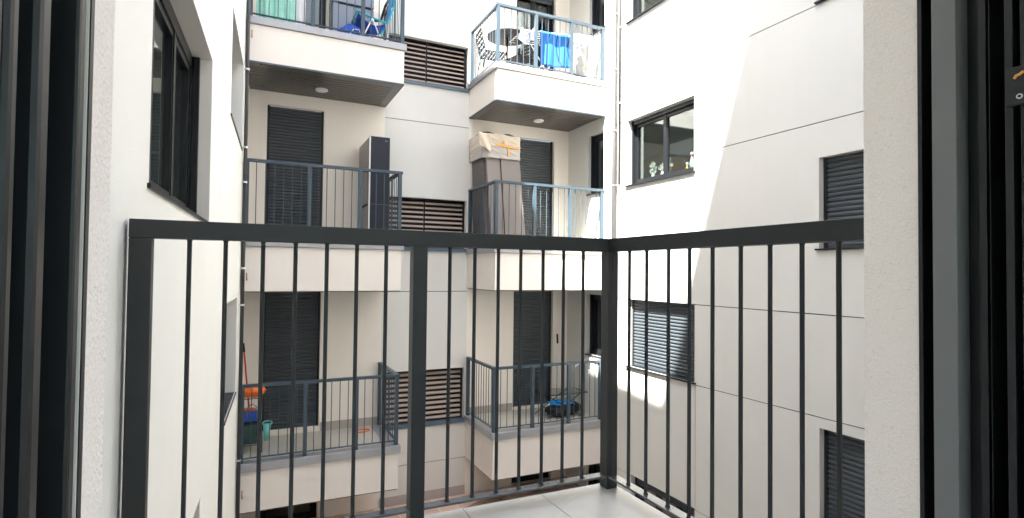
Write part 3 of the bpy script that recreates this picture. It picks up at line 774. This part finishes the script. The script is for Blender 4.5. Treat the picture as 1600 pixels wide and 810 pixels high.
# --- upper right: table, chairs, drying rack with towels, bag
tb = thing('bistro_table', 'round black bistro table on the upper right balcony', 'table', (4.05, 8.85, TF))
m = MB(); m.tube([(4.05, 8.86, TF+.72), (4.05, 8.86, TF+.745)], .36, 48); m.build('tabletop', M['black'], tb, bevel=.004)
m = MB(); m.tube([(4.05, 8.86, TF+.02), (4.05, 8.86, TF+.72)], .018, 12); m.build('column', M['black'], tb, smooth=True)
for k in range(3):
    a = k*2.094+.5
    m = MB(); m.tube([(4.05, 8.86, TF+.22), (4.05+.14*math.cos(a), 8.86+.14*math.sin(a), TF+.12), (4.05+.27*math.cos(a), 8.86+.27*math.sin(a), TF+.012)], .012, 8); m.build('leg', M['black'], tb, smooth=True)
def slat_chair(label, cx, cy, rot):
    c = thing('garden_chair', label, 'chair', (cx, cy, TF), 'black garden chairs by the bistro table')
    cr, sr = math.cos(rot), math.sin(rot)
    def T(x, y, z): return (cx+x*cr-y*sr, cy+x*sr+y*cr, TF+z)
    def tb_(pts, r): return MB().tube([T(*p) for p in pts], r, 8)
    for s in (-1, 1):
        tb_([(.20, s*.2, 0), (.16, s*.2, .43), (-.2, s*.2, .45)], .011).build('leg', M['black'], c, smooth=True)
        tb_([(-.24, s*.2, 0), (-.18, s*.2, .43), (-.27, s*.2, .86)], .011).build('leg', M['black'], c, smooth=True)
    st = MB()
    for k in range(7):
        x = -.18+k*.06
        st.poly([T(x, -.2, .445), T(x+.045, -.2, .445), T(x+.045, .2, .445), T(x, .2, .445), T(x, -.2, .46), T(x+.045, -.2, .46), T(x+.045, .2, .46), T(x, .2, .46)], ((0,3,2,1),(4,5,6,7),(0,1,5,4),(1,2,6,5),(2,3,7,6),(3,0,4,7)))
    st.build('seat', M['black'], c)
    st = MB()
    for k in range(5):
        z = .50+k*.075; x = -.185-.09*(z-.43)/.43
        st.poly([T(x, -.2, z), T(x+.012, -.2, z), T(x+.012, .2, z), T(x, .2, z), T(x-.008, -.2, z+.05), T(x+.004, -.2, z+.05), T(x+.004, .2, z+.05), T(x-.008, .2, z+.05)], ((0,3,2,1),(4,5,6,7),(0,1,5,4),(1,2,6,5),(2,3,7,6),(3,0,4,7)))
    st.build('backrest', M['black'], c)
slat_chair('black slatted chair standing left of the round table, by the side railing', 3.86, 9.06, math.radians(-8))
slat_chair('black slatted chair standing right of the round table, half under the lilac towel', 4.42, 9.05, math.radians(200))
dk = thing('drying_rack', 'white folding drying rack on the upper right balcony carrying the towels', 'drying rack', (4.9, 8.6, TF))
m = MB()
for y in (8.42, 8.98):
    m.tube([(4.15, y, 4.12), (5.52, y, 4.24)], .009, 8)
for x in (4.15, 5.52): m.tube([(x, 8.42, 4.12+.12*(x-4.15)/1.37), (x, 8.98, 4.12+.12*(x-4.15)/1.37)], .009, 8)
for k in range(1, 6):
    y = 8.42+.56*k/6; m.tube([(4.15, y, 4.12), (5.52, y, 4.24)], .004, 6)
m.build('top_frame', M['white'], dk, smooth=True)
m = MB(); m.tube([(4.55, 8.40, TF+.0), (5.05, 8.40, 4.19)], .011, 8); m.build('leg', M['white'], dk, smooth=True)
m = MB(); m.tube([(4.55, 9.0, TF+.0), (5.05, 9.0, 4.19)], .011, 8); m.build('leg', M['white'], dk, smooth=True)
m = MB(); m.tube([(5.15, 8.41, TF+.0), (4.6, 8.41, 4.15)], .011, 8); m.build('leg', M['white'], dk, smooth=True)
m = MB(); m.tube([(5.15, 9.0, TF+.0), (4.6, 9.0, 4.15)], .011, 8); m.build('leg', M['white'], dk, smooth=True)
def blue_towel_mat():
    m = mat('blue_patterned_towel', (.01, .22, .72), .8)
    n = m.node_tree; b = n.nodes['Principled BSDF']; geo = n.nodes.new('ShaderNodeNewGeometry')
    wv = n.nodes.new('ShaderNodeTexWave'); wv.inputs['Scale'].default_value = 1.6; wv.inputs['Distortion'].default_value = 7; wv.inputs['Detail'].default_value = 1.5
    n.links.new(geo.outputs['Position'], wv.inputs['Vector'])
    rp = n.nodes.new('ShaderNodeValToRGB'); e = rp.color_ramp.elements
    e[0].position = 0; e[0].color = (.008, .13, .46, 1); e[1].position = .93; e[1].color = (.012, .19, .56, 1)
    x = e.new(.955); x.color = (.005, .05, .20, 1)
    n.links.new(wv.outputs['Fac'], rp.inputs['Fac']); n.links.new(rp.outputs[0], b.inputs['Base Color']); return m
def lilac_mat():
    m = mat('lilac_speckled_cloth', (.70, .68, .85), .85)
    n = m.node_tree; b = n.nodes['Principled BSDF']; geo = n.nodes.new('ShaderNodeNewGeometry')
    v = n.nodes.new('ShaderNodeTexVoronoi'); v.inputs['Scale'].default_value = 16
    n.links.new(geo.outputs['Position'], v.inputs['Vector'])
    rp = n.nodes.new('ShaderNodeValToRGB'); e = rp.color_ramp.elements; e[0].position = .26; e[0].color = (.25, .24, .62, 1); e[1].position = .32; e[1].color = (.78, .77, .86, 1)
    n.links.new(v.outputs['Distance'], rp.inputs['Fac']); n.links.new(rp.outputs[0], b.inputs['Base Color']); return m
M['bluetowel'] = blue_towel_mat(); M['lilac'] = lilac_mat()
m = MB(); m.sheet(lambda u, v: (4.46+.62*u, 8.395-.02*v+.014*math.sin(u*13+2*v)*(v+.1), 4.165+.04*u-.60*v-.02*math.sin(u*3.1)), 40, 20)
props(m.build('towel', M['bluetowel'], None, (4.75, 8.4, 4.1), smooth=True, solid=.006), 'bright blue patterned towel draped over the drying rack', 'towel')
m = MB(); m.sheet(lambda u, v: (4.12+.30*u-.08*v, 8.395+.02*math.sin(u*9+3*v), 4.15-.20*v-.06*math.sin(u*5)-.05*v*u), 24, 12)
props(m.build('towel', M['lilac'], None, (4.25, 8.4, 4.05), smooth=True, solid=.005), 'lilac and white cloth hanging at the left end of the drying rack', 'towel')
m = MB(); m.sheet(lambda u, v: (5.10+.42*u, 8.40+.012*math.sin(u*11), 4.235+.03*u-.12*v-.26*v*(1-u)), 24, 10)
props(m.build('towel', M['lilac'], None, (5.3, 8.4, 4.15), smooth=True, solid=.005), 'white cloth with a violet border hanging at the right end of the drying rack', 'towel')
blob('laundry_bag', 'pale grey bulging laundry bag beside the blue towel', 'bag', M['bagcloth'], (5.38, 8.68, TF+.42), .17, .16, .27, 11, .10)
st = thing('plant_stool', 'low black stool carrying the pale grey laundry bag', 'stool', (5.38, 8.68, TF))
m = MB(); m.tube([(5.38, 8.68, TF+.13), (5.38, 8.68, TF+.16)], .19, 24); m.build('seat', M['black'], st)
for k in range(4):
    a = .785+k*1.571; m = MB(); m.tube([(5.38+.12*math.cos(a), 8.68+.12*math.sin(a), TF+.13), (5.38+.16*math.cos(a), 8.68+.16*math.sin(a), TF)], .01, 6); m.build('leg', M['black'], st)

# --- middle left: tall cabinet
c = thing('tall_cabinet', 'tall graphite cabinet with a bright steel corner edge, on the middle left balcony', 'cabinet', (1.79, 9.0, MF))
H = 1.66
m = MB(); m.box(1.652, 1.945, 8.57, 9.46, MF+.03, MF+H); m.box(1.67, 1.93, 8.59, 9.44, MF, MF+.03); m.build('body', M['cab_side'], c, bevel=.008)
for a, b in ((8.575, 9.01), (9.015, 9.455)):
    m = MB(); m.box(1.632, 1.651, a, b, MF+.06, MF+.60); m.build('door', M['cab_front'], c, (1.64, a, MF), bevel=.003)
    m = MB(); m.box(1.632, 1.651, a, b, MF+.64, MF+H-.01); m.build('door', M['cab_front'], c, (1.64, a, MF), bevel=.003)
    m = MB(); m.box(1.640, 1.651, a+.05, b-.05, MF+.605, MF+.635); m.build('handle', M['black'], c)
m = MB(); m.box(1.628, 1.650, 8.566, 8.5735, MF+.04, MF+H-.02); m.build('corner_strip', M['steel'], c)
m = MB(); m.box(1.655, 1.940, 8.5675, 8.5695, MF+.615, MF+.619); m.build('seam', M['frame_grey'], c)
for x in (1.875, 1.895): 
    m = MB(); m.tube([(x, 8.570, MF+H-.06), (x, 8.566, MF+H-.06)], .005, 10); m.build('screw', M['steel'], c)

# --- middle right: leaning wrapped boards
wr = thing('stacked_boards', 'tall grey boards standing upright, tops wrapped in plastic film with orange tape', 'boards', (3.95, 8.85, MF))
def prism(mb, base, top, z0, z1):
    n = len(base); return mb.poly([(x, y, z0) for x, y in base]+[(x, y, z1) for x, y in top], [[i, (i+1) % n, n+(i+1) % n, n+i] for i in range(n)]+[list(range(n))[::-1], list(range(n, 2*n))])
def board(x0, x1, ya, yb, dxt, m_):
    b = MB(); prism(b, [(x0, ya), (x1, ya), (x1, yb), (x0, yb)], [(x0+dxt, ya+.06), (x1+dxt, ya+.06), (x1+dxt, yb), (x0+dxt, yb)], MF, MF+1.60); b.build('board', m_, wr, ((x0+x1)/2, ya, MF), bevel=.006)
board(3.74, 3.995, 8.72, 9.36, -.10, M['carton']); board(4.003, 4.20, 8.70, 9.36, -.10, M['carton']); board(4.206, 4.40, 8.71, 9.36, -.13, M['carton'])
board(3.655, 3.733, 8.80, 9.36, -.05, M['carton_dark'])
fm_ = MB()
def filmfn(u, v):
    # closed wrap round the tops
    per = [(3.57, 8.79), (3.66, 8.745), (3.90, 8.735), (4.26, 8.735), (4.285, 8.80), (4.28, 9.38), (3.9, 9.39), (3.56, 9.38), (3.57, 8.79)]
    k = u*(len(per)-1); i = min(int(k), len(per)-2); f_ = k-i
    x = per[i][0]*(1-f_)+per[i+1][0]*f_; y = per[i][1]*(1-f_)+per[i+1][1]*f_
    wv = .007*math.sin(x*17+v*6)*math.cos(v*5+y*9)+.003*math.sin(x*41+v*21)
    return (x+wv*.6, y-abs(wv)*1.4, za_+(zb_-za_)*v+.012*math.sin(x*15)*v)
za_, zb_ = MF+1.555, MF+1.765
fm_.sheet(filmfn, 96, 14); fm_.build('plastic_wrap', M['film_grey'], wr, smooth=True, solid=.003)
fm_ = MB(); za_, zb_ = MF+1.75, MF+1.975
fm_.sheet(filmfn, 96, 14); fm_.build('plastic_wrap', M['film'], wr, smooth=True, solid=.004)
tp = MB(); tp.sheet(lambda u, v: (3.57+.70*u, 8.712, MF+1.56+.42+.012*math.sin(u*9)-.02*0 if False else MF+1.98-.0), 1, 1)
top_ = MB(); top_.sheet(lambda u, v: (3.57+.71*u, 8.75+.62*v, MF+1.985+.02*math.sin(u*12+v*5)), 24, 10); top_.build('wrap_top', M['film'], wr, smooth=True, solid=.003)
tp = MB(); tp.sheet(lambda u, v: (3.80+.44*u, 8.7125-.002, MF+1.76+.035*v+.015*math.sin(u*5+1)), 16, 2)
tp.sheet(lambda u, v: (4.02+.03*u, 8.7115, MF+1.60+.20*v), 2, 4); tp.sheet(lambda u, v: (3.93+.03*u, 8.7110, MF+1.76+.10*v), 2, 4)
tp.build('tape', M['tape'], wr, solid=.002)
bb = MB(); bb.sheet(lambda u, v: (3.50+.20*u-.05*v*(1-u), 8.70+.012*math.sin(u*7+v*4), MF+1.74+.22*v-.10*u*(1-v)), 14, 10)
bb.build('loose_flap', M['film'], wr, smooth=True, solid=.003)

# --- lowest left: rack with tubs, orange bag, broom, bucket, hoop
c = thing('broom', 'broom with red handle and black tip leaning in the corner of the lowest balcony', 'broom', (.02, 9.2, LF))
m = MB(); m.tube([(.045, 9.12, LF+.55), (-.035, 9.22, LF+1.36)], .012, 8); m.build('handle', M['red'], c, smooth=True)
m = MB(); m.tube([(-.035, 9.22, LF+1.36), (-.048, 9.235, LF+1.49)], .016, 8); m.build('grip', M['black'], c, smooth=True)
m = MB(); m.box(-.02, .14, 9.08, 9.13, LF+.45, LF+.55); m.build('head', M['orange'], c, bevel=.01)
b_ = blob('bag', 'orange plastic bag on top of the wire rack on the lowest left balcony', 'bag', M['orange'], (.08, 8.80, LF+.86), .16, .11, .095, 21, .16)
c = thing('wire_rack', 'small dark wire rack of tubs in the left corner of the lowest balcony', 'rack', (.08, 8.85, LF))
m = MB()
for x in (-.05, .22):
    for y in (8.68, 9.02): m.tube([(x, y, LF), (x, y, LF+.78)], .007, 6)
for z in (LF+.12, LF+.44, LF+.77):
    for y in (8.68, 9.02): m.tube([(-.05, y, z), (.22, y, z)], .006, 6)
    for k in range(7): m.tube([(-.05+.27*k/6, 8.68, z), (-.05+.27*k/6, 9.02, z)], .003, 5)
m.build('frame', M['black'], c)
m = MB(); m.tube([(.02, 8.67, LF+.50), (.03, 8.67, LF+.66), (.08, 8.67, LF+.70), (.14, 8.67, LF+.66), (.15, 8.67, LF+.50)], .007, 6); m.build('handle', M['frame_grey'], c, smooth=True)
m = MB(); prism(m, [(-.03, 8.70), (.20, 8.70), (.20, 9.0), (-.03, 9.0)], [(-.045, 8.69), (.215, 8.69), (.215, 9.01), (-.045, 9.01)], LF+.45, LF+.53)
props(m.build('tub', M['blue'], None, (.08, 8.85, LF+.45), bevel=.005), 'shallow blue tub on the upper shelf of the wire rack', 'tub')
m = MB(); prism(m, [(-.02, 8.70), (.18, 8.70), (.18, 8.98), (-.02, 8.98)], [(-.035, 8.69), (.20, 8.69), (.20, 9.0), (-.035, 9.0)], LF+.13, LF+.40)
props(m.build('tub', M['green_dark'], None, (.08, 8.85, LF+.13), bevel=.005), 'dark green tub on the bottom shelf of the wire rack', 'tub')
c = thing('basket', 'aqua plastic basket with a round hoop handle hooked beside the wire rack', 'basket', (.30, 8.65, LF+.15))
m = MB(); m.tube([(.275, 8.68, LF+.17), (.28, 8.67, LF+.40)], [.035, .052], 20); m.build('body', M['aqua'], c, smooth=True)
m = MB(); m.tube([(.285+.062*math.cos(a), 8.665+.02*math.sin(a), LF+.415+.025*math.sin(a)) for a in [k*math.pi/10 for k in range(21)]], .008, 6); m.build('handle', M['aqua'], c, smooth=True)
m = MB(); m.tube([(1.69+.13*math.cos(a), 9.20+0.085*math.sin(a), LF+.010) for a in [k*math.pi/14 for k in range(29)]], .009, 8)
props(m.build('hoop', M['orange'], None, (1.69, 9.2, LF), smooth=True), 'flat red-orange ring lying on the tiled floor of the lowest left balcony', 'ring')

# --- lowest right: mop, drying rack, bundle
c = thing('mop', 'mop with white pole and dark tip leaning in the corner of the lowest right balcony', 'mop', (5.45, 9.3, LF))
m = MB(); m.tube([(5.42, 9.25, LF+.10), (5.44, 9.40, LF+1.22)], .011, 8); m.build('pole', M['white'], c, smooth=True)
m = MB(); m.tube([(5.44, 9.40, LF+1.22), (5.443, 9.42, LF+1.40)], .018, 8); m.build('grip', M['black'], c, smooth=True)
m = MB(); prism(m, [(5.33, 9.15), (5.52, 9.15), (5.52, 9.30), (5.33, 9.30)], [(5.39, 9.22), (5.45, 9.22), (5.45, 9.28), (5.39, 9.28)], LF, LF+.12); m.build('head', M['bagcloth'], c, bevel=.01)
c = thing('drying_rack', 'low dark folding drying rack standing around the black bundle on the lowest right balcony', 'drying rack', (5.2, 8.9, LF))
m = MB(); zt = LF+.42
m.tube([(4.70, 8.62, zt), (5.62, 8.62, zt), (5.62, 9.12, zt), (4.70, 9.12, zt), (4.70, 8.62, zt)], .009, 6)
for k in range(1, 6): m.tube([(4.70, 8.62+.5*k/6, zt), (5.62, 8.62+.5*k/6, zt)], .004, 5)
m.build('top_frame', M['black'], c, smooth=True)
for x0_, x1_ in ((4.80, 5.5), (5.5, 4.80)):
    for y in (8.64, 9.10):
        m = MB(); m.tube([(x0_, y, LF), (x1_, y, zt)], .008, 6); m.build('leg', M['black'], c)
blob('bundle', 'black padded bundle lying under the low drying rack', 'bundle', M['black'], (5.22, 8.80, LF+.115), .38, .20, .125, 31, .12)
m = MB(); m.sheet(lambda u, v: (4.98+.40*u+.02*math.sin(v*5), 8.64+.34*v, LF+.225+.040*math.sin(u*3.1)*math.sin(v*3)+.012*math.sin(u*17+v*9)), 18, 12)
props(m.build('plastic_sheet', M['sky_plastic'], None, (5.2, 8.8, LF+.22), smooth=True, solid=.006), 'crumpled bright blue plastic sheet on top of the black bundle', 'sheet')
c = thing('folding_clothesline', 'white wall-mounted folding clothesline under the small window of the lowest right balcony', 'clothesline', (XR-.1, 8.5, -1.55))
m = MB(); m.box(XR-.03, XR-.004, 8.30, 8.75, -1.60, -1.56); m.build('bar', M['white'], c)
for y in (8.32, 8.73):
    m = MB(); m.tube([(XR-.02, y, -1.58), (XR-.30, y, -1.72)], .008, 6); m.build('arm', M['white'], c)

# --- ornaments on the window board inside the middle window of the right block
wx = XR+.232
for y0_, h in ((7.20, .20), (6.98, .13), (6.86, .20)):
    v_ = thing('flower_vase', {7.20: 'leftmost white-flowered vase behind the right-hand middle window', 6.98: 'small low vase of white flowers left of the window mullion', 6.86: 'tall thin white flower vase next to the window mullion'}[y0_], 'vase', (wx, y0_, 1.53), 'flowers behind the window pane')
    m = MB(); m.tube([(wx, y0_, 1.53), (wx, y0_, 1.57), (wx, y0_, 1.63)], [.025, .035, .018], 12); m.build('pot', M['white'], v_, smooth=True)
    rnd = random.Random(int(y0_*100)); fl = MB(); sm_ = MB()
    for q in range(14):
        dy, dx, dz = rnd.uniform(-.08, .08), rnd.uniform(-.03, .03), rnd.uniform(.02, h)
        sm_.tube([(wx, y0_, 1.62), (wx+dx, y0_+dy, 1.62+dz)], .002, 4)
        bmv = Vector((wx+dx, y0_+dy, 1.62+dz)); r = rnd.uniform(.012, .022)
        for a in range(5):
            an = a*1.2566+q; e1 = Vector((.3, math.cos(an), math.sin(an)))*r; e2 = Vector((-.3, math.cos(an+.9), math.sin(an+.9)))*r
            e1 *= 1.8; e2 *= 1.8; fl.poly([bmv, bmv+e1, bmv+(e1+e2)*.8, bmv+e2], ((0,1,2,3),))
    sm_.build('stem', M['leaf'], v_); fl.keep = True; fl.build('flower', M['bagcloth'], v_)
bt = thing('bottle', 'pale green bottle with a round white stopper and red collar, right of the window mullion', 'bottle', (wx, 6.33, 1.53))
m = MB(); m.tube([(wx, 6.33, 1.53), (wx, 6.33, 1.66), (wx, 6.33, 1.72), (wx, 6.33, 1.76)], [.036, .034, .016, .014], 14); m.build('body', mat('pale_green_ceramic', (.50, .62, .55), .3), bt, smooth=True)
m = MB(); m.tube([(wx, 6.33, 1.745), (wx, 6.33, 1.765)], .018, 12); m.build('collar', M['red'], bt)
m = MB(); m.tube([(wx, 6.33, 1.765), (wx, 6.33, 1.775), (wx, 6.33, 1.80), (wx, 6.33, 1.815)], [.008, .022, .022, .006], 12); m.build('stopper', M['white'], bt, smooth=True)
for y_, m_, h, lab in ((6.43, 'white', .09, 'small white figurine just left of the pale green bottle'), (6.14, 'orange', .08, 'small orange figurine at the right end of the window board')):
    f_ = thing('figurine', lab, 'figurine', (wx, y_, 1.53))
    m = MB(); m.tube([(wx, y_, 1.53), (wx, y_, 1.55), (wx, y_, 1.53+h), (wx, y_, 1.54+h)], [.03, .024, .012, .01], 12); m.build('body', M['tape'] if m_ == 'white' else M['orange'], f_, smooth=True)
    m = MB(); m.tube([(wx, y_, 1.54+h), (wx, y_, 1.552+h), (wx, y_, 1.575+h), (wx, y_, 1.59+h)], [.008, .02, .02, .004], 12); m.build('head', M['white'], f_, smooth=True)
wb = MB(); wb.box(XR+.20, XR+.34, 6.05, 7.58, 1.50, 1.53)
props(wb.build('window_board', M['white'], None, (XR+.27, 6.8, 1.5)), 'white window board inside the right-hand middle window, carrying small vases and ornaments', 'shelf')

# --- boards lying on the terrace
for i, (x, y, a, lab) in enumerate(((3.75, 8.95, .5, 'brown board lying flat on the terrace under the right balcony corner'), (4.15, 8.75, -.3, 'brown board crossing the other on the terrace by the dark ground-floor door'))):
    c_, s_ = math.cos(a), math.sin(a); z = -4.0+.02*i
    P = lambda u, v, zz: (x+u*c_-v*s_, y+u*s_+v*c_, zz)
    m = MB(); m.poly([P(-.45,-.12,z+.002),P(.45,-.12,z+.002),P(.45,.12,z+.002),P(-.45,.12,z+.002),P(-.45,-.12,z+.02),P(.45,-.12,z+.02),P(.45,.12,z+.02),P(-.45,.12,z+.02)], ((0,3,2,1),(4,5,6,7),(0,1,5,4),(1,2,6,5),(2,3,7,6),(3,0,4,7)))
    props(m.build('wooden_board', M['wood'], None, (x, y, z)), lab, 'board', 'boards left on the terrace')
